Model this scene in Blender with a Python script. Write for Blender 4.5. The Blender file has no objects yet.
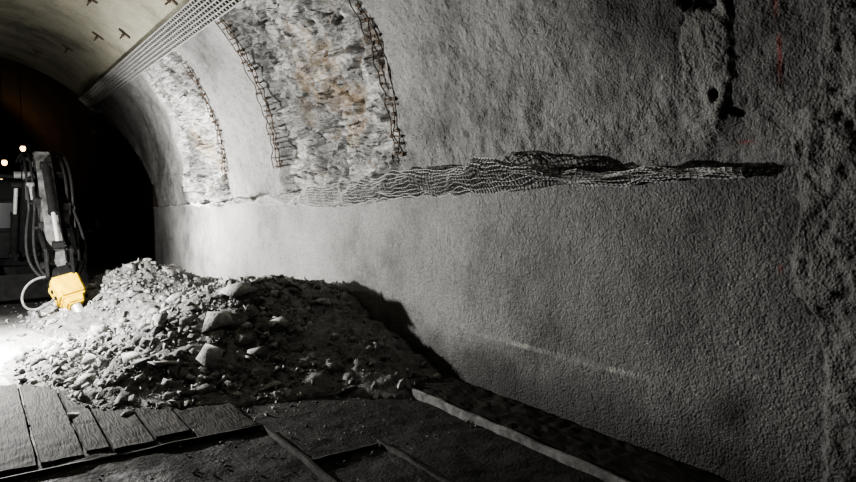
import bpy, bmesh, math, random
import numpy as np
from mathutils import Vector, Matrix
random.seed(7); RNG=np.random.default_rng(7)
S=bpy.context.scene
rad=math.radians

# ------------------------------------------------------------------ noise
def _h(ix,iy,iz,seed):
    n=(ix*73856093)^(iy*19349663)^(iz*83492791)^(seed*2654435761)
    n&=0xffffffff
    n=((n^(n>>13))*1274126177)&0xffffffff
    n=((n^(n>>15))*2246822519)&0xffffffff
    n^=n>>16
    return n/4294967295.0
def vnoise(x,y,z,sc,seed=0):
    x=np.asarray(x,float)*sc+31.7*seed; y=np.asarray(y,float)*sc+11.3*seed; z=np.asarray(z,float)*sc+5.1*seed
    x,y,z=np.broadcast_arrays(x,y,z)
    ix=np.floor(x).astype(np.int64);iy=np.floor(y).astype(np.int64);iz=np.floor(z).astype(np.int64)
    fx=x-ix;fy=y-iy;fz=z-iz
    fx=fx*fx*(3-2*fx);fy=fy*fy*(3-2*fy);fz=fz*fz*(3-2*fz)
    r=0
    for a in (0,1):
        wx=fx if a else 1-fx
        for b in (0,1):
            wy=fy if b else 1-fy
            for c in (0,1):
                wz=fz if c else 1-fz
                r=r+wx*wy*wz*_h(ix+a,iy+b,iz+c,seed)
    return r*2-1
def fbm(x,y,z,sc,o=4,seed=0):
    r=0;a=1;t=0
    for i in range(o):
        r=r+a*vnoise(x,y,z,sc*2**i,seed+i);t+=a;a*=.5
    return r/t
def facet(u,v,sc,seed=0,tilt=1.0):
    u=u*sc;v=v*sc
    iu=np.floor(u).astype(np.int64);iv=np.floor(v).astype(np.int64)
    best=np.full(u.shape,1e9);out=np.zeros(u.shape)
    for a in (-1,0,1):
        for b in (-1,0,1):
            cu=iu+a;cv=iv+b;z0=cu*0
            px=cu+_h(cu,cv,z0,seed+1);py=cv+_h(cu,cv,z0,seed+2)
            d=(u-px)**2+(v-py)**2
            hh=_h(cu,cv,z0,seed+3)-.5
            gx=(_h(cu,cv,z0,seed+4)-.5)*2*tilt;gy=(_h(cu,cv,z0,seed+5)-.5)*2*tilt
            val=hh+gx*(u-px)+gy*(v-py)
            m=d<best
            best=np.where(m,d,best);out=np.where(m,val,out)
    return out
def sstep(a,b,x):
    t=np.clip((x-a)/(b-a),0,1);return t*t*(3-2*t)

# ------------------------------------------------------------------ materials
def new_mat(name):
    m=bpy.data.materials.new(name);m.use_nodes=True
    nt=m.node_tree;nt.nodes.clear()
    o=nt.nodes.new('ShaderNodeOutputMaterial');b=nt.nodes.new('ShaderNodeBsdfPrincipled')
    nt.links.new(b.outputs[0],o.inputs[0])
    return m,nt,b
class NB:
    def __init__(s,nt):
        s.nt=nt;s.tc=nt.nodes.new('ShaderNodeTexCoord')
    def n(s,t,**k):
        x=s.nt.nodes.new(t)
        for a,b in k.items(): setattr(x,a,b)
        return x
    def l(s,a,b): s.nt.links.new(a,b)
    def mapped(s,scale,rot=(0,0,0)):
        x=s.n('ShaderNodeMapping');x.inputs['Scale'].default_value=scale;x.inputs['Rotation'].default_value=rot
        s.l(s.tc.outputs['Object'],x.inputs['Vector']);return x.outputs[0]
    def noise(s,sc,det=5,rough=.6,dist=0,vec=None):
        x=s.n('ShaderNodeTexNoise');x.inputs['Scale'].default_value=sc;x.inputs['Detail'].default_value=det
        x.inputs['Roughness'].default_value=rough;x.inputs['Distortion'].default_value=dist
        s.l(vec or s.tc.outputs['Object'],x.inputs['Vector']);return x.outputs['Fac']
    def vor(s,sc,feat='F1'):
        x=s.n('ShaderNodeTexVoronoi',feature=feat);x.inputs['Scale'].default_value=sc
        s.l(s.tc.outputs['Object'],x.inputs['Vector']);return x.outputs['Distance']
    def ramp(s,f,stops):
        r=s.n('ShaderNodeValToRGB');e=r.color_ramp.elements
        while len(e)<len(stops): e.new(.5)
        for i,(p,c) in enumerate(stops):
            e[i].position=p;e[i].color=(c[0],c[1],c[2],1) if hasattr(c,'__len__') else (c,c,c,1)
        s.l(f,r.inputs[0]);return r.outputs[0]
    def mix(s,f,a,b,mode='MIX'):
        m=s.n('ShaderNodeMix',data_type='RGBA',blend_type=mode)
        if isinstance(f,(int,float)): m.inputs[0].default_value=f
        else: s.l(f,m.inputs[0])
        for i,v in ((6,a),(7,b)):
            if isinstance(v,tuple): m.inputs[i].default_value=(*v,1)
            else: s.l(v,m.inputs[i])
        return m.outputs[2]
    def math(s,op,a,b=0.0):
        m=s.n('ShaderNodeMath',operation=op)
        for i,v in ((0,a),(1,b)):
            if isinstance(v,(int,float)): m.inputs[i].default_value=v
            else: s.l(v,m.inputs[i])
        return m.outputs[0]
    def attr(s,name):
        a=s.n('ShaderNodeAttribute',attribute_name=name);return a.outputs['Fac']
    def bump(s,h,dist,strength=1,prev=None):
        b=s.n('ShaderNodeBump');b.inputs['Distance'].default_value=dist
        if isinstance(strength,(int,float)): b.inputs['Strength'].default_value=strength
        else: s.l(strength,b.inputs['Strength'])
        s.l(h,b.inputs['Height'])
        if prev: s.l(prev,b.inputs['Normal'])
        return b.outputs[0]

def shotcrete(name,base=(.27,.268,.262),amp=1.0,rock=False):
    m,nt,b=new_mat(name);g=NB(nt)
    big=g.noise(.6,9,.68)
    dk=tuple(c*.38 for c in base);lt=tuple(c*1.35 for c in base)
    col=g.ramp(big,[(.34,dk),(.50,base),(.68,lt)])
    fine=g.noise(38,4,.7)
    col=g.mix(.6,col,g.ramp(fine,[(.3,.3),(.65,1.0)]),'MULTIPLY')
    n1=g.bump(g.noise(7,5,.55),.016*amp,.8)
    n2=g.bump(g.noise(48,3,.6),.011*amp,1,n1)
    v=g.vor(62,'F1')
    n3=g.bump(v,-.007*amp,1,n2)
    nor=n3
    if rock:
        col=g.mix(g.attr('foot_shade'),col,(.045,.044,.042))
        rk=g.attr('rock')
        vst=g.mapped((1.2,.5,2.2),(.7,.1,.4))
        rn=g.noise(2.0,10,.70,.5,vst)
        rc=g.ramp(rn,[(.28,(.06,.06,.06)),(.40,(.30,.30,.295)),(.46,(.80,.79,.77)),(.53,(.36,.36,.35)),(.60,(.86,.85,.83)),(.72,(.40,.40,.39))])
        br=g.ramp(g.noise(.9,6,.7,.6),[(.54,0.0),(.66,1.0)])
        rc=g.mix(g.math('MULTIPLY',br,.6),rc,(.50,.34,.17))
        lg=g.ramp(g.noise(.8,4,.6,.3,g.mapped((1,1,1),(.3,1.1,.2))),[(.38,.42),(.56,1.0)])
        rc=g.mix(1.0,rc,lg,'MULTIPLY')
        cr=g.ramp(g.noise(4,9,.78,1.0,vst),[(.385,.04),(.455,1.0)])
        rc=g.mix(.92,rc,cr,'MULTIPLY')
        col=g.mix(rk,col,rc)
        r1=g.bump(g.noise(4,10,.74,.5,vst),.15,1)
        mixn=g.n('ShaderNodeMix',data_type='VECTOR')
        g.l(rk,mixn.inputs[0]);g.l(n3,mixn.inputs[4]);g.l(r1,mixn.inputs[5]);nor=mixn.outputs[1]
        col=g.mix(g.attr('pale'),col,(.52,.51,.49))
        col=g.mix(g.attr('void'),col,(.014,.013,.012))
        col=g.mix(g.attr('paint'),col,(.42,.05,.03))
    g.l(col,b.inputs['Base Color']);b.inputs['Roughness'].default_value=.78
    b.inputs['Specular IOR Level'].default_value=.4
    g.l(nor,b.inputs['Normal']);return m
M_wall=shotcrete('shotcrete_rock',rock=True)
M_ceil=shotcrete('ceiling_shotcrete',(.31,.30,.24),.7)
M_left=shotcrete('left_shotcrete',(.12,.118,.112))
def simple(name,col,rough=.6,metal=0,nsc=12,bd=.004,var=.5,spec=.5,mp=None):
    m,nt,b=new_mat(name);g=NB(nt)
    vec=g.mapped(mp) if mp else None
    f=g.noise(nsc,6,.68,0,vec)
    c=g.ramp(f,[(.3,tuple(x*(1-var) for x in col)),(.7,tuple(min(1,x*(1+var*.5)) for x in col))])
    g.l(c,b.inputs['Base Color']);b.inputs['Roughness'].default_value=rough;b.inputs['Metallic'].default_value=metal
    b.inputs['Specular IOR Level'].default_value=spec
    g.l(g.bump(g.noise(nsc*4,4,.6,0,vec),bd,.8),b.inputs['Normal']);return m
M_lining=simple('painted_dark_lining',(.030,.021,.015),.9,0,3,.02)  # near-black colour stands in for the lack of light beyond
M_dirt=simple('pile_dirt',(.25,.248,.24),.95,0,14,.03)
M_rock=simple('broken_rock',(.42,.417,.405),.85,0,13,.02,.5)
M_rock2=simple('broken_rock_dark',(.23,.23,.225),.85,0,13,.02,.5)
M_steel=simple('galvanised_mesh_steel',(.48,.48,.47),.6,0,30,.001)
M_strip=simple('dusty_ribbed_steel',(.33,.33,.32),.6,.1,20,.002)
M_rust=simple('rusty_steel',(.11,.085,.065),.75,.3,30,.002)
M_dark=simple('oily_black_steel',(.014,.014,.014),.75,0,10,.002,.6,.15)
M_grey=simple('worn_grey_steel',(.12,.12,.117),.6,.1,7,.002,.95)
M_yel=simple('dusty_yellow_paint',(.62,.42,.035),.6,0,14,.002,.35,.3)
M_chis=simple('bare_chisel_steel',(.6,.59,.57),.35,.6,20,.001,.2)
M_rub=simple('black_rubber',(.02,.02,.02),.7,0,30,.002,.5,.2)
M_conc=simple('kerb_concrete',(.22,.217,.21),.85,0,8,.008,.8)
M_frame=simple('muddy_frame_steel',(.08,.078,.073),.75,0,8,.008,.8)
M_plate=simple('muddy_timber',(.050,.046,.039),.8,0,5,.02,.85,.3,(3.5,.6,1))
M_glass=simple('dark_cab_glass',(.01,.011,.012),.3,0,5,.0,.1)
def emis(name,c,s):
    m,nt,b=new_mat(name);b.inputs['Base Color'].default_value=(*c,1)
    b.inputs['Emission Color'].default_value=(*c,1);b.inputs['Emission Strength'].default_value=s;return m
M_led=emis('led_face',(1,.97,.9),40);M_bulb=emis('warm_bulb',(1,.68,.36),4)
# floor
m,nt,b=new_mat('muddy_floor');g=NB(nt)
c=g.ramp(g.noise(1.3,8,.65,.4),[(.3,(.014,.0135,.013)),(.5,(.036,.035,.033)),(.72,(.085,.083,.078))])
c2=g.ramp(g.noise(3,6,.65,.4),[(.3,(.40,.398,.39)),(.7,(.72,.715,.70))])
c=g.mix(g.attr('dust_glare'),c,c2)
c=g.mix(.45,c,g.ramp(g.noise(30,5,.7),[(.3,.4),(.7,1.0)]),'MULTIPLY')
g.l(c,b.inputs['Base Color']);g.l(g.ramp(g.noise(2,4,.6),[(.35,.5),(.6,.95)]),b.inputs['Roughness'])
n=g.bump(g.noise(6,7,.65),.05,.8);n=g.bump(g.noise(45,4,.6),.012,1,n);g.l(n,b.inputs['Normal']);M_floor=m

# ------------------------------------------------------------------ mesh helpers
def link(o):
    S.collection.objects.link(o);return o
def grid_obj(name,P,mat,attrs={},smooth=True):
    ny,ns=P.shape[:2]
    me=bpy.data.meshes.new(name)
    idx=np.arange(ny*ns).reshape(ny,ns)
    q=np.stack([idx[:-1,:-1],idx[:-1,1:],idx[1:,1:],idx[1:,:-1]],-1).reshape(-1,4)
    me.vertices.add(ny*ns);me.vertices.foreach_set('co',P.reshape(-1).astype(np.float32))
    me.loops.add(q.size);me.loops.foreach_set('vertex_index',q.reshape(-1).astype(np.int32))
    me.polygons.add(len(q));me.polygons.foreach_set('loop_start',(np.arange(len(q))*4).astype(np.int32))
    me.polygons.foreach_set('loop_total',np.full(len(q),4,np.int32))
    me.update(calc_edges=True)
    me.polygons.foreach_set('use_smooth',np.full(len(q),smooth))
    for k,a in attrs.items():
        at=me.attributes.new(k,'FLOAT','POINT');at.data.foreach_set('value',np.broadcast_to(a,(ny,ns)).reshape(-1).astype(np.float32))
    me.materials.append(mat)
    return link(bpy.data.objects.new(name,me))
def from_lists(name,V,F,mats,mi=None,smooth=False):
    me=bpy.data.meshes.new(name);me.from_pydata(V,[],F);me.update()
    for mm in mats: me.materials.append(mm)
    if mi is not None: me.polygons.foreach_set('material_index',np.array(mi,np.int32))
    if smooth: me.polygons.foreach_set('use_smooth',np.full(len(F),True))
    return link(bpy.data.objects.new(name,me))
class Build:
    """collects several shaped pieces in one mesh"""
    def __init__(s): s.V=[];s.F=[];s.mi=[]
    def add(s,V,F,mi=0):
        o=len(s.V);s.V+= [tuple(v) for v in V];s.F+=[tuple(i+o for i in f) for f in F];s.mi+=[mi]*len(F)
    def bm(s,bm,mi=0):
        bm.verts.index_update();s.add([v.co[:] for v in bm.verts],[[v.index for v in f.verts] for f in bm.faces],mi);bm.free()
    def box(s,c,size,mi=0,bev=.01,R=None):
        bm=bmesh.new();bmesh.ops.create_cube(bm,size=1)
        for v in bm.verts: v.co=Vector((v.co.x*size[0],v.co.y*size[1],v.co.z*size[2]))
        if bev: bmesh.ops.bevel(bm,geom=bm.edges[:],offset=min(bev,min(size)*.3),segments=2,affect='EDGES',profile=.6)
        for v in bm.verts:
            co=v.co if R is None else R@v.co
            v.co=co+Vector(c)
        s.bm(bm,mi)
    def beam(s,p,q,w0,h0,w1=None,h1=None,mi=0,bev=.012,side=Vector((1,0,0))):
        p=Vector(p);q=Vector(q);w1=w1 or w0;h1=h1 or h0
        d=(q-p).normalized();sd=(side-d*side.dot(d)).normalized();up=sd.cross(d)
        bm=bmesh.new();vs=[]
        for o,w,h in ((p,w0,h0),(q,w1,h1)):
            for a,b2 in ((-1,-1),(1,-1),(1,1),(-1,1)): vs.append(bm.verts.new(o+sd*a*w/2+up*b2*h/2))
        for f in ((0,1,2,3),(7,6,5,4),(0,4,5,1),(1,5,6,2),(2,6,7,3),(3,7,4,0)): bm.faces.new([vs[i] for i in f])
        bmesh.ops.recalc_face_normals(bm,faces=bm.faces[:])
        bmesh.ops.bevel(bm,geom=bm.edges[:],offset=bev,segments=2,affect='EDGES')
        s.bm(bm,mi)
    def cyl(s,p,q,r0,r1=None,mi=0,seg=16):
        p=Vector(p);q=Vector(q);r1=r0 if r1 is None else r1
        d=q-p;bm=bmesh.new()
        bmesh.ops.create_cone(bm,cap_ends=True,segments=seg,radius1=r0,radius2=r1,depth=d.length)
        R=d.to_track_quat('Z','Y').to_matrix()
        for v in bm.verts: v.co=R@v.co+(p+q)/2
        s.bm(bm,mi)
    def tube(s,pts,r,mi=0,seg=8):
        pts=[Vector(p) for p in pts];V=[];F=[]
        for i,p in enumerate(pts):
            t=(pts[min(i+1,len(pts)-1)]-pts[max(i-1,0)]).normalized()
            a=t.cross(Vector((.13,.21,.97)));a.normalize();b2=t.cross(a)
            for k in range(seg):
                an=2*math.pi*k/seg;V.append(p+(a*math.cos(an)+b2*math.sin(an))*r)
        for i in range(len(pts)-1):
            for k in range(seg):
                k2=(k+1)%seg;F.append((i*seg+k,i*seg+k2,(i+1)*seg+k2,(i+1)*seg+k))
        F.append(tuple(range(seg)));F.append(tuple((len(pts)-1)*seg+k for k in reversed(range(seg))))
        s.add(V,F,mi)
    def prism(s,poly,x0,x1,mi=0,bev=.015):
        bm=bmesh.new();a=[bm.verts.new((x0,y,z)) for y,z in poly];b2=[bm.verts.new((x1,y,z)) for y,z in poly]
        bm.faces.new(a);bm.faces.new(b2[::-1]);n=len(poly)
        for i in range(n): bm.faces.new((a[i],b2[i],b2[(i+1)%n],a[(i+1)%n]))
        bmesh.ops.recalc_face_normals(bm,faces=bm.faces[:])
        if bev: bmesh.ops.bevel(bm,geom=bm.edges[:],offset=bev,segments=2,affect='EDGES')
        s.bm(bm,mi)
    def make(s,name,mats,parent=None,smooth=False):
        o=from_lists(name,s.V,s.F,mats,s.mi,smooth)
        if parent: o.parent=parent
        return o
def bez(p0,p1,p2,p3,n=24):
    p0,p1,p2,p3=map(Vector,(p0,p1,p2,p3))
    return [p0*(1-t)**3+p1*3*t*(1-t)**2+p2*3*t*t*(1-t)+p3*t**3 for t in [i/n for i in range(n+1)]]

# ------------------------------------------------------------------ tunnel shell
XC,ZC,R=.3,1.9,3.3
def prof(s):
    ph=np.maximum(0,(s-1.9)/R)
    X=XC+R*np.cos(ph);Z=np.where(s<1.9,s,ZC+R*np.sin(ph))
    nx=-np.cos(ph);nz=-np.sin(ph)
    return X,Z,nx,nz
LY=np.array([-6,1.2,2.3,3.0,3.4,4.07,4.76,5.6,6.7,8.1,10,12.7,16.4,30])
LZ=np.array([1.85,1.85,1.86,1.84,1.87,1.89,1.86,1.80,1.76,1.69,1.62,1.53,1.41,1.41])
def ledge(Y): return np.interp(Y,LY,LZ)
sTop=1.9+R*rad(44)
ys=np.concatenate([np.arange(-5,.8,.12),np.arange(.8,5.2,.0125),np.arange(5.2,9.2,.02),np.arange(9.2,16.4,.03),[16.4]])
tl=np.linspace(0,1,150)**.92;tu=np.concatenate([[0.002,.006],np.linspace(.012,1,190)])
Y=ys[:,None]
sL=ledge(Y)+.018*fbm(Y,0*Y,0*Y,3,5,3)
slow=-.05+tl[None,:]*(sL+.05)
sup=sL+tu[None,:]*(sTop-sL)
s=np.concatenate([slow,sup],1);up=np.concatenate([slow*0,sup*0+1],1)
ph=np.maximum(0,(s-1.9)/R)
YY=np.broadcast_to(Y,s.shape).copy()
# skew the far end of the vault: its edge runs further back higher up
YY=YY+np.clip(ph/rad(42),0,1.2)*3.4*sstep(12.5,16.4,YY)
X,Z,nx,nz=prof(s)
D=.016*fbm(X,YY,Z,1.1,3,1)+.006*fbm(X,YY,Z,6,3,2)
hs=s-sL
D=D+up*(.055*fbm(X,YY,Z,1.6,3,5)+.022*fbm(X,YY,Z,7,4,6)*(1+1.2*np.exp(-np.maximum(hs,0)/.35)))
D=D+.003*vnoise(X,YY,Z,28,8)+.002*vnoise(X,YY,Z,50,9)
fade=sstep(1.75,2.15,YY)
recess=(.08+.03*sstep(6,4.5,YY)+.04*sstep(3.7,3.2,YY))*fade
D=D-up*recess*np.exp(-np.maximum(hs,0)/.22)
lipn=.5+.5*fbm(YY,YY*0,hs*0,5,5,12)
lip=(.03+.07*lipn)*(.8+.2*sstep(9.5,7.5,YY))*(.5+.5*sstep(2.9,3.6,YY))
D=D+(1-up)*lip*np.exp(hs/.045)*fade+(1-up)*.03*fade*np.exp(hs/.05)*fbm(X,YY,Z,14,3,13)
# seam
wob=.012*fbm(YY,YY*0,YY*0,2,4,15)
D=D+.028*sstep(.50,.485,s+wob)*sstep(5.6,4.6,YY)
seamW=np.exp(-((s+wob-.492)/.012)**2)*sstep(2.4,2.9,YY)*sstep(4.5,4.1,YY)*(.3+.7*sstep(-.2,.3,fbm(YY,YY*0,YY*0,7,3,17)))
# rock windows
en=.12*fbm(YY,s,s*0,2.5,4,20)
def band(a,b,e=.05): return sstep(a-e,a+e,YY+en)*sstep(b+e,b-e,YY+en)
rk=np.maximum(band(5.62,8.75),band(11.1,13.7))*sstep(.03,.08,hs+en*.4)*sstep(0,.03,1.9+R*rad(41.5)-s)
rk=rk*up
fc=.20*facet(YY+.3*vnoise(YY,s,s*0,2,30),s*1.0+YY*.35,1.5,40,.9)+.10*facet(YY+s*.4,s+YY*.2,4.0,50,1.1)+.04*facet(YY,s-YY*.4,11,60,1.1)
D=D*(1-rk)+rk*(-.12+fc+.03*fbm(X,YY,Z,5,4,61))
# near-right plaster patches and voids
n1=fbm(YY,s,s*0,3.0,5,70);n2=fbm(YY,s,s*0,9,4,71);n3=fbm(YY,s,s*0,22,3,72)
Yb=np.interp(s,[0,.7,1.3,1.9,2.3,3.0],[1.50,1.52,1.70,1.69,1.64,1.45])
edge=YY-Yb+.10*n1+.04*n2+.015*n3
pt=sstep(.012,-.012,edge)
D=D+pt*(.026+.020*n2+.020*n3)
dk=np.exp(-((edge-.012)/.010)**2)*sstep(.6,.9,s)*.85*sstep(-.3,.2,n2)
pits=pt*sstep(.35,.5,vnoise(YY,s,s*0,26,73))*sstep(.9,1.2,s)
D=D-pits*.008
# broken area high on the wall
ca=((YY-2.18-.12*(2.7-s))/.17)**2+((s-2.45)/.42)**2
pb=sstep(1.1,.9,ca+.9*n1+.3*n3)
D=D+pb*(.020+.014*n2+.016*n3)
cv=((YY-2.19)/.19)**2+((s-2.95)/.16)**2
vd=sstep(1.05,.85,cv+.6*n1+.9*n3)
vd=np.maximum(vd,sstep(.8,.6,((YY-2.17)/.05)**2+((s-2.28)/.04)**2+1.3*n3+1.2*n2+.25)*.8)
vd=np.maximum(vd,sstep(.8,.6,((YY-2.05)/.05)**2+((s-2.17)/.025)**2+1.3*n3+.8*n2+.2)*.7)
vd=np.maximum(vd,np.exp(-((ca+.9*n1+.3*n3-1.1)/.06)**2)*sstep(2.6,2.8,s)*.6)
D=D-vd*.05
paint=np.exp(-((YY-1.79-.01*n1)/.007)**2)*sstep(2.18,2.3,s)*.8*sstep(-.35,.1,vnoise(YY,s,s*0,12,80))
for (py,ps,dy,ds) in ((2.02,2.0,.05,.008),(1.77,1.30,.010,.02)):
    paint=np.maximum(paint,.5*np.exp(-((YY-py)/dy)**2-((s-ps)/ds)**2))
# heap's shade along the foot of the wall, painted into the colour
foot_shade=sstep(.52,.05,s+.22*n1)*.75*sstep(6.5,4.5,YY)
foot_shade=np.maximum(foot_shade,.8*np.exp(-((YY-2.0+.05*n2)/.16)**2-((s-.42+.1*n1)/.16)**2))
P=np.stack([X+nx*D,YY,Z+nz*D],-1)
wall=grid_obj('wall_right',P,M_wall,{'rock':rk,'void':np.clip(vd+dk+pits*.3,0,1),'pale':np.clip(seamW*.8+pb*.22+pt*.12,0,1),'paint':paint,'foot_shade':np.clip(foot_shade,0,1)})

# ceiling
def shell(name,s0,s1,ns,ysx,mat,amp=.03):
    s=np.linspace(s0,s1,ns)[None,:];Y=ysx[:,None]
    s,Y=np.broadcast_arrays(s,Y);Y=Y.copy()
    Y=Y+3.5*sstep(12.5,16.4,Y)
    ph=(s-1.9)/R
    X=XC+R*np.cos(ph);Z=ZC+R*np.sin(ph);nx=-np.cos(ph);nz=-np.sin(ph)
    D=amp*fbm(X,Y,Z,1.0,4,90)+amp*.35*fbm(X,Y,Z,5,3,91)
    return grid_obj(name,np.stack([X+nx*D,Y,Z+nz*D],-1),mat)
yc=np.concatenate([np.arange(-5,16.4,.06),[16.4]])
shell('ceiling',sTop-.01,1.9+R*rad(150),170,yc,M_ceil)
# left wall
s=np.linspace(0,1,90)[None,:];Y=yc[:,None];s,Y=np.broadcast_arrays(s,Y)
phl=rad(150)+(rad(180)-rad(150))*np.clip(s/.5,0,1)
Xl=XC+R*np.cos(phl);Zl=np.where(s<.5,ZC+R*np.sin(phl),1.9*(1-(s-.5)/.5)-.05)
Yl=Y+3.5*sstep(12.5,16.4,Y)
Dl=.04*fbm(Xl,Yl,Zl,1.2,4,95)
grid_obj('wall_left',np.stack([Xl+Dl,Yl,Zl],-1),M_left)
# older tunnel beyond (wider bore), its darkness painted into the lining
prf=[(XC-4.1,-.1),(XC-4.1,1.9)]+[(XC-4.1*math.cos(rad(a)),1.9+4.1*math.sin(rad(a))) for a in range(4,180,4)]+[(XC+4.1,1.9),(XC+4.1,-.1)]
yy=np.concatenate([np.arange(16.3,30,.4),np.arange(30,46,1.2)])
PB=np.array([[(x+.03*math.sin(3*y+z*5)-max(0,y-16.3)**2*.006,y,z) for x,z in prf] for y in yy])
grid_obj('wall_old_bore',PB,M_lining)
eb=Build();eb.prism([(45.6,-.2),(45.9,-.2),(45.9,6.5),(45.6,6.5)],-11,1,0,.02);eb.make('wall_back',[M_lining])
# annular step where the new lining stops: closes the gap to the wider bore
V=[];F=[];n=60
for k in range(n+1):
    a=rad(180*k/n)
    for rr in (R-.03,4.15): V.append((XC+rr*math.cos(a),(16.42+(3.4*min(1,k*3/42) if k<=n/2 else 3.4)),ZC+rr*math.sin(a)))
for k in range(n): F.append((2*k,2*k+1,2*k+3,2*k+2))
for x0,x1,yb in ((3.58,4.45,16.42),(-3.85,-2.95,19.85)):
    o=len(V);V+=[(x0,yb,-.1),(x1,yb,-.1),(x1,yb,1.95),(x0,yb,1.95)];F.append((o,o+1,o+2,o+3))
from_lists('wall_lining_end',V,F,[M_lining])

# ------------------------------------------------------------------ heap + floor
def heap(x,y):
    def cone(cx,cy,rx,ry,h,rxr=None):
        dx=x-cx;rr=np.where(dx>0,rxr or rx,rx)
        r=np.sqrt((dx/rr)**2+((y-cy)/ry)**2+.015)
        return h*np.clip(1.07-r,0,1)
    a=cone(2.5,6.85,1.75,1.85,.84,2.6)
    b2=cone(2.0,9.9,1.4,2.0,.70,1.9)
    c2=cone(1.25,7.3,1.05,1.35,.30)
    d2=cone(1.8,6.0,1.2,.9,.34)
    e2=cone(2.5,8.4,1.2,1.3,.42)
    f2=cone(3.1,5.6,.8,1.1,.28)
    h=np.maximum.reduce([a,b2,c2,d2,e2,f2])
    return h+np.where(h>.02,1,0)*np.minimum(1,h/.15)*(.16*fbm(x,y,x*0,1.5,5,100))
fx=np.concatenate([np.arange(-3,0,.08),np.arange(0,3.75,.025)]);fy=np.concatenate([np.arange(-5,2,.12),np.arange(2,9,.025),np.arange(9,17,.06),np.arange(17,46,.6)])
FX,FY=np.meshgrid(fx,fy)
FX2=np.where(FY>16.5,FX*3.2-1.5,FX)
FZ=.03*fbm(FX,FY,FX*0,1.2,4,110)+.014*fbm(FX,FY,FX*0,7,4,111)
dust_glare=sstep(6.0,7.0,FY+.7*fbm(FX,FY,FX*0,1.3,4,112))*sstep(11,9.2,FY)  # pale dusty band with the lamp's glare painted into the floor colour
grid_obj('floor',np.stack([FX2,FY,FZ],-1),M_floor,{'dust_glare':dust_glare})

px=np.arange(.1,3.56,.025);py=np.arange(4.4,12.6,.025)
PX,PY=np.meshgrid(px,py)
HZ=heap(PX,PY)
PZ=np.where(HZ>.01,HZ,-.06)+.035*facet(PX,PY,8,120,1)*np.minimum(1,HZ/.1)+.03*fbm(PX,PY,PX*0,9,4,121)*np.minimum(1,HZ/.1)
pV=np.stack([PX,PY,PZ],-1).reshape(-1,3)
nyp,nxp=PX.shape;idx=np.arange(nyp*nxp).reshape(nyp,nxp)
pF=np.stack([idx[:-1,:-1],idx[:-1,1:],idx[1:,1:],idx[1:,:-1]],-1).reshape(-1,4)
temps=[]
for k in range(40):
    bm=bmesh.new()
    flat=random.uniform(.20,.6);wid=random.uniform(.45,.9)
    for i in range(random.randint(8,13)):
        v=Vector((random.gauss(0,1),random.gauss(0,1),random.gauss(0,1))).normalized()*random.uniform(.65,1.15)
        sh=random.uniform(-.2,.2)
        bm.verts.new((v.x+v.z*sh,v.y*wid,v.z*flat))
    bmesh.ops.convex_hull(bm,input=bm.verts[:])
    for v in [v for v in bm.verts if not v.link_faces]: bm.verts.remove(v)
    bmesh.ops.dissolve_limit(bm,angle_limit=rad(14),verts=bm.verts[:],edges=bm.edges[:])
    bmesh.ops.triangulate(bm,faces=bm.faces[:])
    bm.verts.index_update()
    temps.append((np.array([v.co[:] for v in bm.verts]),np.array([[v.index for v in f.verts] for f in bm.faces])));bm.free()
Vs=[pV];Fs=[];MI=[np.zeros(len(pF)*2,int)];off=len(pV)
Fs.append(np.concatenate([pF[:,[0,1,2]],pF[:,[0,2,3]]]))
def rotm():
    q=RNG.normal(size=4);q/=np.linalg.norm(q);w,x,y,z=q
    return np.array([[1-2*(y*y+z*z),2*(x*y-z*w),2*(x*z+y*w)],[2*(x*y+z*w),1-2*(x*x+z*z),2*(y*z-x*w)],[2*(x*z-y*w),2*(y*z+x*w),1-2*(x*x+y*y)]])
def rotlow():
    a,b2=RNG.uniform(0,6.28),RNG.normal(0,.5);c_,s_=math.cos(a),math.sin(a)
    Rz=np.array([[c_,-s_,0],[s_,c_,0],[0,0,1]]);c_,s_=math.cos(b2),math.sin(b2)
    return Rz@np.array([[1,0,0],[0,c_,-s_],[0,s_,c_]])
NX=26000
def put(x,y,r,low=False,lift=.2,h=None,mi=None):
    global off
    if h is None: h=float(heap(np.array([x]),np.array([y]))[0])
    h=max(h,0)
    V,F=temps[RNG.integers(len(temps))]
    W=(V*r)@(rotlow() if low else rotm()).T+np.array([x,y,h+r*lift])
    if W[:,0].max()>3.54: return
    Vs.append(W);Fs.append(F+off);MI.append(np.full(len(F),mi or (1 if RNG.random()<.55 else 2)));off+=len(V)
cx=RNG.uniform(.3,3.5,100000);cyy=RNG.uniform(4.6,12.0,100000);ch=heap(cx,cyy)
dn=1.0-.72*sstep(2.2,2.9,cx-.25*(cyy-5.8))*sstep(6.9,6.2,cyy)
keep=((ch>.02)|(RNG.random(100000)<.08))&(RNG.random(100000)<dn)
keep&=~(((cx-1.08)**2+(cyy-8.9)**2<.28**2)&(RNG.random(100000)<.9))
ids=np.nonzero(keep)[0][:NX]
for j,i in enumerate(ids):
    u=RNG.random();f=j/NX
    r=.006+.012*u if f<.78 else (.018+.028*u if f<.97 else .045+.045*u)
    if cyy[i]>9 and r<.014: continue
    put(cx[i],cyy[i],r,False,.1,float(ch[i]))
for k in range(300):
    x=RNG.uniform(.6,3.2);y=RNG.uniform(5.1,10.8)
    h=heap(np.array([x]),np.array([y]))[0]
    if h<.05 or (x>2.5 and y<6.2) or (x-1.08)**2+(y-8.9)**2<.4**2: continue
    put(x,y,RNG.uniform(.07,.16),True,.05,None,1 if RNG.random()<.6 else 2)
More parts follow.
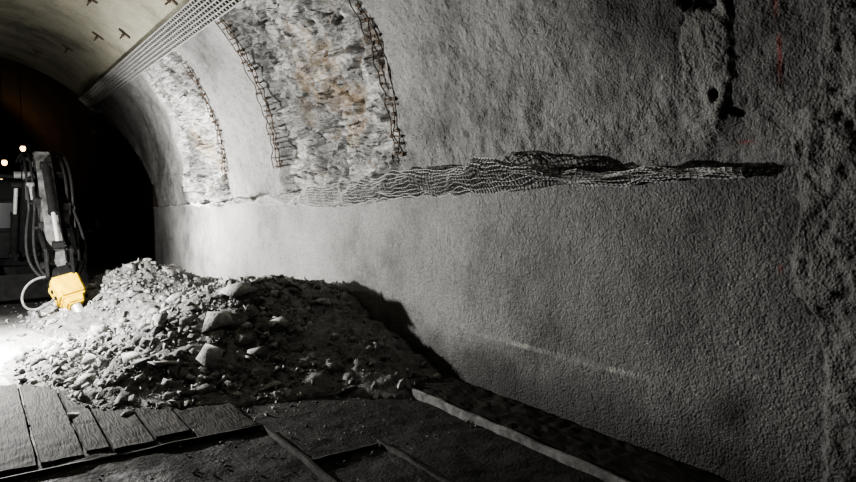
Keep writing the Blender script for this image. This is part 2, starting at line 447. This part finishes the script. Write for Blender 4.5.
for x,y,r in ((1.15,6.15,.24),(1.7,5.75,.23),(2.1,5.6,.18),(1.45,6.5,.24),(.85,6.7,.18),(2.2,6.5,.26),(1.9,7.4,.22),(1.1,7.5,.2),(1.6,8.3,.22),(1.9,6.1,.22),(1.3,5.8,.16),(2.4,5.9,.17)):
    put(x,y,r,True,.08,None,1)
for k in range(1900):
    put(RNG.uniform(-.4,3.3),RNG.uniform(3.6,8.2),RNG.uniform(.004,.018),False,.5)
AV=np.concatenate(Vs);AF=np.concatenate(Fs);AM=np.concatenate(MI)
me=bpy.data.meshes.new('rubble_pile')
me.vertices.add(len(AV));me.vertices.foreach_set('co',AV.reshape(-1).astype(np.float32))
me.loops.add(AF.size);me.loops.foreach_set('vertex_index',AF.reshape(-1).astype(np.int32))
me.polygons.add(len(AF));me.polygons.foreach_set('loop_start',(np.arange(len(AF))*3).astype(np.int32));me.polygons.foreach_set('loop_total',np.full(len(AF),3,np.int32))
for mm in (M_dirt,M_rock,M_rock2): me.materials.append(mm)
me.update(calc_edges=True);me.polygons.foreach_set('material_index',AM.astype(np.int32))
link(bpy.data.objects.new('rubble_pile',me))

# ------------------------------------------------------------------ ribbed strip on vault
B=Build()
y0,y1=-5,19.7
def arcp(r,a,y): return Vector((XC+r*math.cos(rad(a)),y,ZC+r*math.sin(rad(a))))
for k,a in enumerate(np.linspace(40.6,46.9,7)):
    pts=[arcp(R-.085,a,y) for y in np.arange(y0,y1,.5)]
    B.tube(pts,.012,0,6)
V=[];F=[]
for a in np.linspace(40.4,47.1,8):
    V+=[arcp(R-.05,a,y0),arcp(R-.05,a,y1)]
for i in range(7): F.append((2*i,2*i+1,2*i+3,2*i+2))
B.add(V,F,1)  # dark sheet standing in for the shadow between the ribs
y=y0
while y<y1:
    B.beam(arcp(R-.068,40.5,y),arcp(R-.068,47,y+.12),.028,.022,mi=0,bev=.004,side=Vector((0,1,0)))
    y+=.115
B.make('ribbed_mesh_strip',[M_strip,M_rust])

# reinforcement mesh bands at rock window edges
def mesh_band(yc_,w,nwire,a0,a1,name):
    B=Build()
    for i in range(nwire):
        yo=yc_+w*(i/(nwire-1)-.5)
        pts=[]
        for k,a in enumerate(np.linspace(a0,a1,60)):
            rr=R-.012+.04*float(vnoise(k*.35,i*3.1,yc_,1,5));pts.append((XC+rr*math.cos(rad(a)),yo+.04*float(vnoise(k*.3,i*1.7,yc_,1,9)),ZC+rr*math.sin(rad(a))))
        B.tube(pts,.0065,0,5)
    n=int((a1-a0)/1.35)
    for k in range(n+1):
        a=a0+(a1-a0)*k/n+random.uniform(-.35,.35);rr=R-.015+random.uniform(-.02,.02);e1=random.uniform(-.08,.05);e2=random.uniform(-.08,.05)
        p=Vector((XC+rr*math.cos(rad(a)),yc_-w/2-e1,ZC+rr*math.sin(rad(a))))
        q=Vector((XC+(rr+.01)*math.cos(rad(a+.3)),yc_+w/2+e2,ZC+(rr+.01)*math.sin(rad(a+.3))))
        B.cyl(p,q,.008,.008,0,6)
        for e in (0,.5,1):
            if random.random()<.55:
                c=p.lerp(q,e);h_=random.uniform(.018,.04);B.box(c,(.025,h_*1.3,h_),0,.006)
    B.make(name,[M_rust])
mesh_band(5.62,.17,3,2.5,40.5,'reinforcement_mesh')
mesh_band(8.78,.22,3,3,40.5,'reinforcement_mesh.001')
mesh_band(11.05,.16,3,3,36,'reinforcement_mesh.002')

# crumpled wire mesh draped along ledge
yr=np.arange(1.95,12.5,.036);vr=np.linspace(0,1,9)
YR,VR=np.meshgrid(yr,vr,indexing='ij')
zl=ledge(YR);wd=.07+.17*sstep(9.5,6.5,YR)*sstep(3.2,4.1,YR)+.08*fbm(YR,YR*0,YR*0,2,3,130)
fold=fbm(YR,VR*.3,YR*0,2.6,4,131);fold2=fbm(YR,VR*.6,YR*0,6,3,132)
ZR=zl-.02+(VR-.60)*wd+.08*fold*sstep(2.8,3.6,YR)+.035*fold2
XR=3.6-.11-.05*(.5+.5*fold2)-.12*np.sin(VR*3.1)*(.4+fold)-.05*sstep(5,4,YR)*sstep(3,3.6,YR)
XR=XR+.07*sstep(3.6,2.8,YR)
rb=grid_obj('crumpled_wire_mesh',np.stack([XR,YR+.06*fold,ZR],-1),M_steel,{},False)
w=rb.modifiers.new('wire','WIREFRAME');w.thickness=.014;w.use_replace=True;w.use_even_offset=False

# ------------------------------------------------------------------ vault anchors
def anchor(Yp,a,i):
    B=Build()
    c=Vector((XC+(R-.02)*math.cos(rad(a)),Yp,ZC+(R-.02)*math.sin(rad(a))))
    nrm=Vector((-math.cos(rad(a)),0,-math.sin(rad(a))));t=Vector((-math.sin(rad(a)),0,math.cos(rad(a))))
    B.beam(c-t*.11,c+t*.11,.06,.02,mi=0,bev=.003,side=Vector((0,1,0)))
    B.cyl(c,c+nrm*.12,.012,.012,0,8);B.cyl(c+nrm*.03,c+nrm*.06,.025,.025,0,6)
    B.beam(c+nrm*.06-Vector((0,.10,0)),c+nrm*.06+Vector((0,.12,0)),.018,.018,mi=0,bev=.003)
    B.make('ceiling_anchor' if i==0 else 'ceiling_anchor.%03d'%i,[M_rust])
for i,(a,b2) in enumerate([(12.4,52),(11.9,64),(15.8,62),(13.6,57),(17.5,70),(9.6,50)]): anchor(a,b2,i)
B=Build()
c=Vector((XC+(R-.10)*math.cos(rad(39.5)),19.0,ZC+(R-.10)*math.sin(rad(39.5))))
B.tube(bez(c,c+Vector((-.05,0,-.2)),c+Vector((.05,0,-.35)),c+Vector((-.02,0,-.6))),.03,0);B.box(c+Vector((0,0,-.05)),(.3,.2,.14),0,.02);B.box(c+Vector((-.02,0,-.62)),(.12,.12,.14),0,.02)
B.make('hanging_junction_box',[M_grey])

# ------------------------------------------------------------------ floor fittings
def rough_bar(name,x0,x1,ya,yb,z0,z1,mat,n=90,jit=.008,seed=0):
    V=[];F=[]
    for i in range(n+1):
        y=ya+(yb-ya)*i/n
        j=float(vnoise(y,0,0,6,seed))*jit;k=float(vnoise(y,1,0,9,seed+1))*jit
        V+=[(x0+j,y,z0),(x0+j*.6,y,z1+k-.01),(x0+j+.012,y,z1+k),(x1+k-.012,y,z1+j),(x1+k,y,z1+j-.012),(x1,y,z0)]
    for i in range(n):
        for q in range(5): F.append((6*i+q,6*i+q+1,6*i+7+q,6*i+6+q))
    F+=[tuple(range(6)),tuple(6*n+q for q in reversed(range(6)))]
    return from_lists(name,V,F,[mat])
rough_bar('concrete_kerb',3.01,3.055,1.0,4.75,-.05,.06,M_conc,160,.006,3)
def slab(B,x0,x1,ya,yb,z,seed,step=.05,thick=.05,nx_=8,amp=1):
    """flat, slightly worn board/slab with real thickness"""
    ny_=int((yb-ya)/step);V=[];F=[]
    for i in range(ny_+1):
        for j in range(nx_+1):
            y=ya+(yb-ya)*i/ny_;x=x0+(x1-x0)*j/nx_
            zz=z+amp*(.004*float(vnoise(x,y,seed,3,3))+.004*float(vnoise(x,y,seed,17,4)))
            V.append((x+.003*float(vnoise(x,y,seed,7,5)),y,zz))
    W=nx_+1
    for i in range(ny_):
        for j in range(nx_):
            a=i*W+j;F.append((a,a+1,a+W+1,a+W))
    rim=[j for j in range(W)]+[i*W+nx_ for i in range(1,ny_+1)]+[ny_*W+j for j in range(nx_-1,-1,-1)]+[i*W for i in range(ny_-1,0,-1)]
    o=len(V);V+=[(V[r][0],V[r][1],V[r][2]-thick) for r in rim]
    for k in range(len(rim)): k2=(k+1)%len(rim);F.append((rim[k],o+k,o+k2,rim[k2]))
    B.add(V,F,0)
B=Build();slab(B,3.09,3.53,1.0,4.9,.045,2.2,.06,.09,10,2.5);B.make('cable_trough',[M_plate])
B=Build()
for i,(x0,x1,ya,yb) in enumerate([(.30,.545,4.62,6.6),(.56,.70,4.66,6.5),(.715,.97,4.6,6.3),(.985,1.22,4.65,6.1),(1.235,1.65,4.5,5.9),(-.3,.28,4.6,6.7),(-.9,-.32,4.6,6.7)]):
    slab(B,x0+.003,x1-.003,ya,yb,.034+.003*(i%2),i*3.3,amp=1.3)
B.make('timber_floor_planks',[M_plate])
B=Build()
def bar(x0,x1,ya,yb,z):
    n=30;V=[];F=[]
    L=(x1-x0)>(yb-ya)
    for i in range(n+1):
        t=i/n
        j=.006*float(vnoise(t*8,x0*3,ya,1,31));k=.010*float(vnoise(t*9,x1*3,yb,1,33))
        if L: p=[(x0+(x1-x0)*t,ya+j,-.03),(x0+(x1-x0)*t,ya+j,z+k),(x0+(x1-x0)*t,yb+k,z+j),(x0+(x1-x0)*t,yb+k,-.03)]
        else: p=[(x0+j,ya+(yb-ya)*t,-.03),(x0+j,ya+(yb-ya)*t,z+k),(x1+k,ya+(yb-ya)*t,z+j),(x1+k,ya+(yb-ya)*t,-.03)]
        V+=p
    for i in range(n):
        for q in range(3): F.append((4*i+q,4*i+q+1,4*i+5+q,4*i+4+q))
    F+=[(0,1,2,3),(4*n+3,4*n+2,4*n+1,4*n)]
    B.add(V,F,0)
bar(1.68,1.70,2.4,4.45,.03);bar(2.215,2.235,2.2,3.75,.03);bar(1.72,2.2,3.70,3.725,.022);bar(-.1,1.67,4.475,4.495,.034)
B.make('steel_track_frame',[M_frame])

# ------------------------------------------------------------------ excavator with breaker
E=bpy.data.objects.new('breaker_excavator',None);link(E)
for sgn,nm in ((-1,'track_left'),(1,'track_right')):
    B=Build();cx_=sgn*.60
    pts=[]
    L,rr=.85,.28
    for k in range(13): a=rad(90+180*k/12);pts.append((-L+rr*math.cos(a),.31+rr*math.sin(a)))
    for k in range(13): a=rad(-90+180*k/12);pts.append((L+rr*math.cos(a),.31+rr*math.sin(a)))
    B.prism(pts,cx_-.17,cx_+.17,0,.01)
    per=[]
    for i in range(len(pts)):
        p=Vector((0,*pts[i]));q=Vector((0,*pts[(i+1)%len(pts)]));n=max(1,int((q-p).length/.11))
        for j in range(n): per.append((p.lerp(q,j/n),(q-p).normalized()))
    for p,t in per: B.beam((cx_-.19,p.y,p.z),(cx_+.19,p.y,p.z),.03,.035,mi=1,bev=.004,side=t)
    for k in range(4): B.cyl((cx_+sgn*.16,-.6+.4*k,.2),(cx_+sgn*.20,-.6+.4*k,.2),.09,.09,1,14)
    for e in (-L,L): B.cyl((cx_+sgn*.15,e,.31),(cx_+sgn*.205,e,.31),.18,.16,1,18)
    B.make(nm,[M_rub,M_dark],E)
B=Build();B.box((0,0,.42),(.9,1.1,.25),0,.03);B.cyl((0,0,.5),(0,0,.68),.42,.42,0,28)
B.prism([(-1.45,.12),(-1.38,.1),(-1.3,.45),(-1.36,.5)],-.75,.75,0,.01)
B.beam((-.3,-.9,.3),(-.3,-1.35,.28),.1,.1);B.beam((.3,-.9,.3),(.3,-1.35,.28),.1,.1)
B.make('undercarriage',[M_dark],E)
B=Build()
B.prism([(-.75,.7),(1.15,.7),(1.25,.85),(1.2,1.45),(.6,1.55),(-.05,1.3),(-.75,1.15)],-.75,.75,0,.04)
for k in range(6): B.box((.755,.35+.12*k,1.1),(.02,.06,.3),1,.005)
for k in range(5): B.box((.42,-.76,.80+.06*k),(.36,.02,.02),1,.004)
B.cyl((.4,.6,1.5),(.4,.6,1.85),.04,.04,1,12)
B.tube([(.70,-.7,1.15),(.70,-.7,1.5),(.70,.0,1.6),(.70,.55,1.62),(.70,.55,1.5)],.018,1)
B.make('engine_house',[M_dark,M_grey],E)
B=Build()
cy=[(-.7,1.1),(.35,1.1),(.4,1.85),(.2,2.0),(-.45,2.0),(-.72,1.6)]
for x in (-.7,-.05):
    for i in range(len(cy)):
        p=cy[i];q=cy[(i+1)%len(cy)];B.beam((x,*p),(x,*q),.05,.05,mi=0,bev=.01)
for p in cy: B.cyl((-.7,*p),(-.05,*p),.025,.025,0,8)
B.prism([(-.5,1.97),(.25,1.97),(.25,2.03),(-.5,2.03)],-.76,.0,0,.02)
B.prism([(-.66,1.15),(.32,1.15),(.36,1.83),(.18,1.95),(-.43,1.95),(-.68,1.6)],-.69,-.06,1,.01)
B.make('cab',[M_dark,M_glass],E)
B=Build()
B.prism([(-.55,.75),(-.95,.8),(-1.75,1.85),(-2.55,1.88),(-2.6,2.05),(-1.6,2.18),(-1.3,1.95),(-.5,1.1)],-.15,.15,0,.02)
B.prism([(-.5,.7),(-1.0,.68),(-1.02,.95),(-.5,1.2)],-.23,-.17,0,.01);B.prism([(-.5,.7),(-1.0,.68),(-1.02,.95),(-.5,1.2)],.17,.23,0,.01)
for y,z in ((-.7,.92),(-2.48,1.97),(-1.55,2.0)): B.cyl((-.24,y,z),(.24,y,z),.055,.055,1,16)
B.box((0,-1.3,1.75),(.36,.14,.16),1,.02);B.box((.0,-2.2,2.0),(.38,.16,.12),1,.02)
B.make('boom',[M_dark,M_grey],E)
B=Build()
B.prism([(-2.25,2.28),(-2.5,2.31),(-2.75,2.0),(-3.46,.84),(-3.40,.70),(-3.24,.74),(-2.38,1.72)],-.10,.10,0,.018)
for y,z in ((-2.35,2.22),(-3.37,.79),(-2.62,1.8)): B.cyl((-.19,y,z),(.19,y,z),.055,.055,1,14)
for x in (-.145,.145):
    B.beam((x,-3.02,1.22),(x,-3.47,.98),.035,.10,mi=1,bev=.008);B.beam((x,-3.47,1.00),(x,-3.57,.66),.035,.10,mi=1,bev=.008)
for z,y,w_ in ((1.62,-2.95,.36),(1.3,-3.12,.32),(1.95,-2.68,.32)):
    B.box((0,y+.06,z),(w_,.12,.09),1,.02)
    for sx in (-1,1): B.cyl((sx*w_/2,y+.06,z-.03),(sx*(w_/2+.05),y+.06,z-.03),.025,.02,1,10)
B.box((.20,-2.9,1.45),(.10,.12,.28),0,.02);B.box((-.20,-2.8,1.75),(.10,.14,.24),0,.02);B.box((.20,-2.6,1.8),(.09,.12,.18),1,.02)
B.make('stick',[M_grey,M_dark],E)
B=Build()
def ram(p,q,r):
    p=Vector(p);q=Vector(q);m_=p.lerp(q,.58);B.cyl(p,m_,r,r,0,16);B.cyl(m_,m_+(q-p).normalized()*.04,r*1.15,r*1.15,0,16);B.cyl(m_,q,r*.5,r*.5,1,12)
    for e in (p,q): B.cyl(e-Vector((r*1.2,0,0)),e+Vector((r*1.2,0,0)),r*.95,r*.95,0,12)
ram((-.22,-.95,.75),(-.22,-1.62,1.85),.055);ram((.22,-.95,.75),(.22,-1.62,1.85),.055)
ram((0,-1.35,2.2),(0,-2.32,2.26),.06);ram((0,-2.78,2.1),(0,-3.48,1.06),.055)
B.make('hydraulic_rams',[M_dark,M_chis],E)
ax=Vector((.26,-.60,-.76)).normalized()
p0=Vector((0,-3.42,.68))
B=Build()
B.beam(p0-ax*.05,p0+ax*.12,.24,.24,.28,.28,0,.02)
B.beam(p0+ax*.10,p0+ax*.42,.34,.32,.32,.30,1,.03)
B.beam(p0+ax*.40,p0+ax*.51,.25,.23,.2,.2,1,.02)
for x in (-.18,.18):
    for k in (.17,.27,.37): B.cyl(p0+ax*k+Vector((x*.9,0,0)),p0+ax*k+Vector((x*1.05,0,0)),.025,.025,0,6)
B.cyl(p0+ax*.49,p0+ax*.78,.065,.06,2,16);B.cyl(p0+ax*.78,p0+ax*.90,.06,.012,2,16)
B.make('hydraulic_breaker',[M_dark,M_yel,M_chis],E)
B=Build()
for x,k in ((-.18,0),(-.13,.06),(.17,.03),(.22,.1)):
    B.tube(bez((x,-1.4,2.2),(x,-2.2,2.38+k),(x*1.4,-2.9,2.3),(x*1.3,-2.9,1.5)),.018,0)
    B.tube(bez((x*1.3,-2.9,1.5),(x*1.8,-3.1,1.1),(x*2.0,-3.1,.8),(x,-3.5,.64)),.018,0)
B.tube(bez((-.1,-3.5,.66),(-.55,-3.5,.72),(-.55,-3.7,.02),(-.10,-3.70,.40),40),.015,1)
B.make('hydraulic_hoses',[M_rub,M_grey],E)
# added fill lamp on the house's right front corner, brightens the far wall
def hood(B,c,w,h,d,mi=0,mled=1):
    """open-fronted lamp housing facing +X with recessed LED quad"""
    x0,x1=c.x-d,c.x;t=.008
    B.box((x0,c.y,c.z),(t,w,h),mi,0)
    for sy in (-1,1): B.box(((x0+x1)/2,c.y+sy*w/2,c.z),(d,t,h),mi,0)
    for sz in (-1,1): B.box(((x0+x1)/2,c.y,c.z+sz*h/2),(d,w,t),mi,0)
    xq=x0+d*.35
    B.add([(xq,c.y-w*.45,c.z-h*.45),(xq,c.y+w*.45,c.z-h*.45),(xq,c.y+w*.45,c.z+h*.45),(xq,c.y-w*.45,c.z+h*.45)],[(0,1,2,3)],mled)
LS=Vector((1.0,-1.0,1.22))
B=Build()
B.beam((.7,-.6,1.0),(.93,-1.0,1.13),.04,.04);hood(B,LS,.20,.15,.07)
B.make('added_wall_fill_lamp',[M_dark,M_led],E)
E.location=(.70,13.0,0);E.rotation_euler=(0,0,rad(3.6))
bpy.context.view_layer.update()

# ------------------------------------------------------------------ lamps
LP=Vector((-.35,7.9,1.2))
B=Build()
for a in (30,150,270): B.cyl((LP.x-.12,LP.y,.85),(LP.x-.12+.45*math.cos(rad(a)),LP.y+.45*math.sin(rad(a)),.03),.012,.012,0,8)
B.cyl((LP.x-.12,LP.y,.8),(LP.x-.12,LP.y,LP.z),.016,.016,0,8)
hood(B,LP-Vector((.04,0,0)),.34,.24,.08)
B.make('work_floodlight',[M_dark,M_led])
def plight(name,loc,pw,col,r=.05):
    l=bpy.data.lights.new(name,'POINT');l.energy=pw;l.color=col;l.shadow_soft_size=r
    o=link(bpy.data.objects.new(name,l));o.location=loc;return o
plight('work_floodlight_source',LP+Vector((.06,0,0)),1000,(1,.985,.965),.05)
l=bpy.data.lights.new('added_wall_fill_source','SPOT');l.energy=900;l.color=(1,.98,.95);l.spot_size=rad(170);l.spot_blend=.6;l.shadow_soft_size=.06  # added spot, fills the far wall and the arm's shadow
o=link(bpy.data.objects.new('added_wall_fill_source',l))
o.location=E.matrix_world@(LS+Vector((.08,0,0)));o.rotation_euler=Vector((1,-.05,.30)).to_track_quat('-Z','Y').to_euler()
for i,(x,y,z) in enumerate([(1.45,24,3.2),(.95,24,2.75),(.9,25.5,2.35)]):
    B=Build();B.cyl((x,y,z+.12),(x,y,z+.02),.03,.06,0,12)
    bm=bmesh.new();bmesh.ops.create_uvsphere(bm,u_segments=16,v_segments=10,radius=.08)
    for v in bm.verts: v.co=Vector((v.co.x,v.co.y,v.co.z*1.25-.05))+Vector((x,y,z))
    B.bm(bm,1);B.tube(bez((x,y,z+.1),(x,y+.1,z+.6),(x,y+.1,z+1.2),(x,y,5.6-.1*abs(x))),.01,0)
    B.make('hanging_bulb' if i==0 else 'hanging_bulb.%03d'%i,[M_dark,M_bulb])
plight('far_bulb_source',(.9,30,3.8),60,(1,.62,.32),.1)

# ------------------------------------------------------------------ world, camera
wd_=bpy.data.worlds.new('tunnel_dark');S.world=wd_;wd_.use_nodes=True
wd_.node_tree.nodes['Background'].inputs[0].default_value=(.003,.003,.0033,1)
cam=bpy.data.cameras.new('camera');co=link(bpy.data.objects.new('camera',cam))
cam.sensor_width=36;cam.lens=650/856*36;cam.clip_end=200
co.location=(0,0,1.7);co.rotation_euler=(rad(90-4.05),0,rad(-35.2));S.camera=co
S.view_settings.view_transform='AgX';S.view_settings.look='AgX - High Contrast'
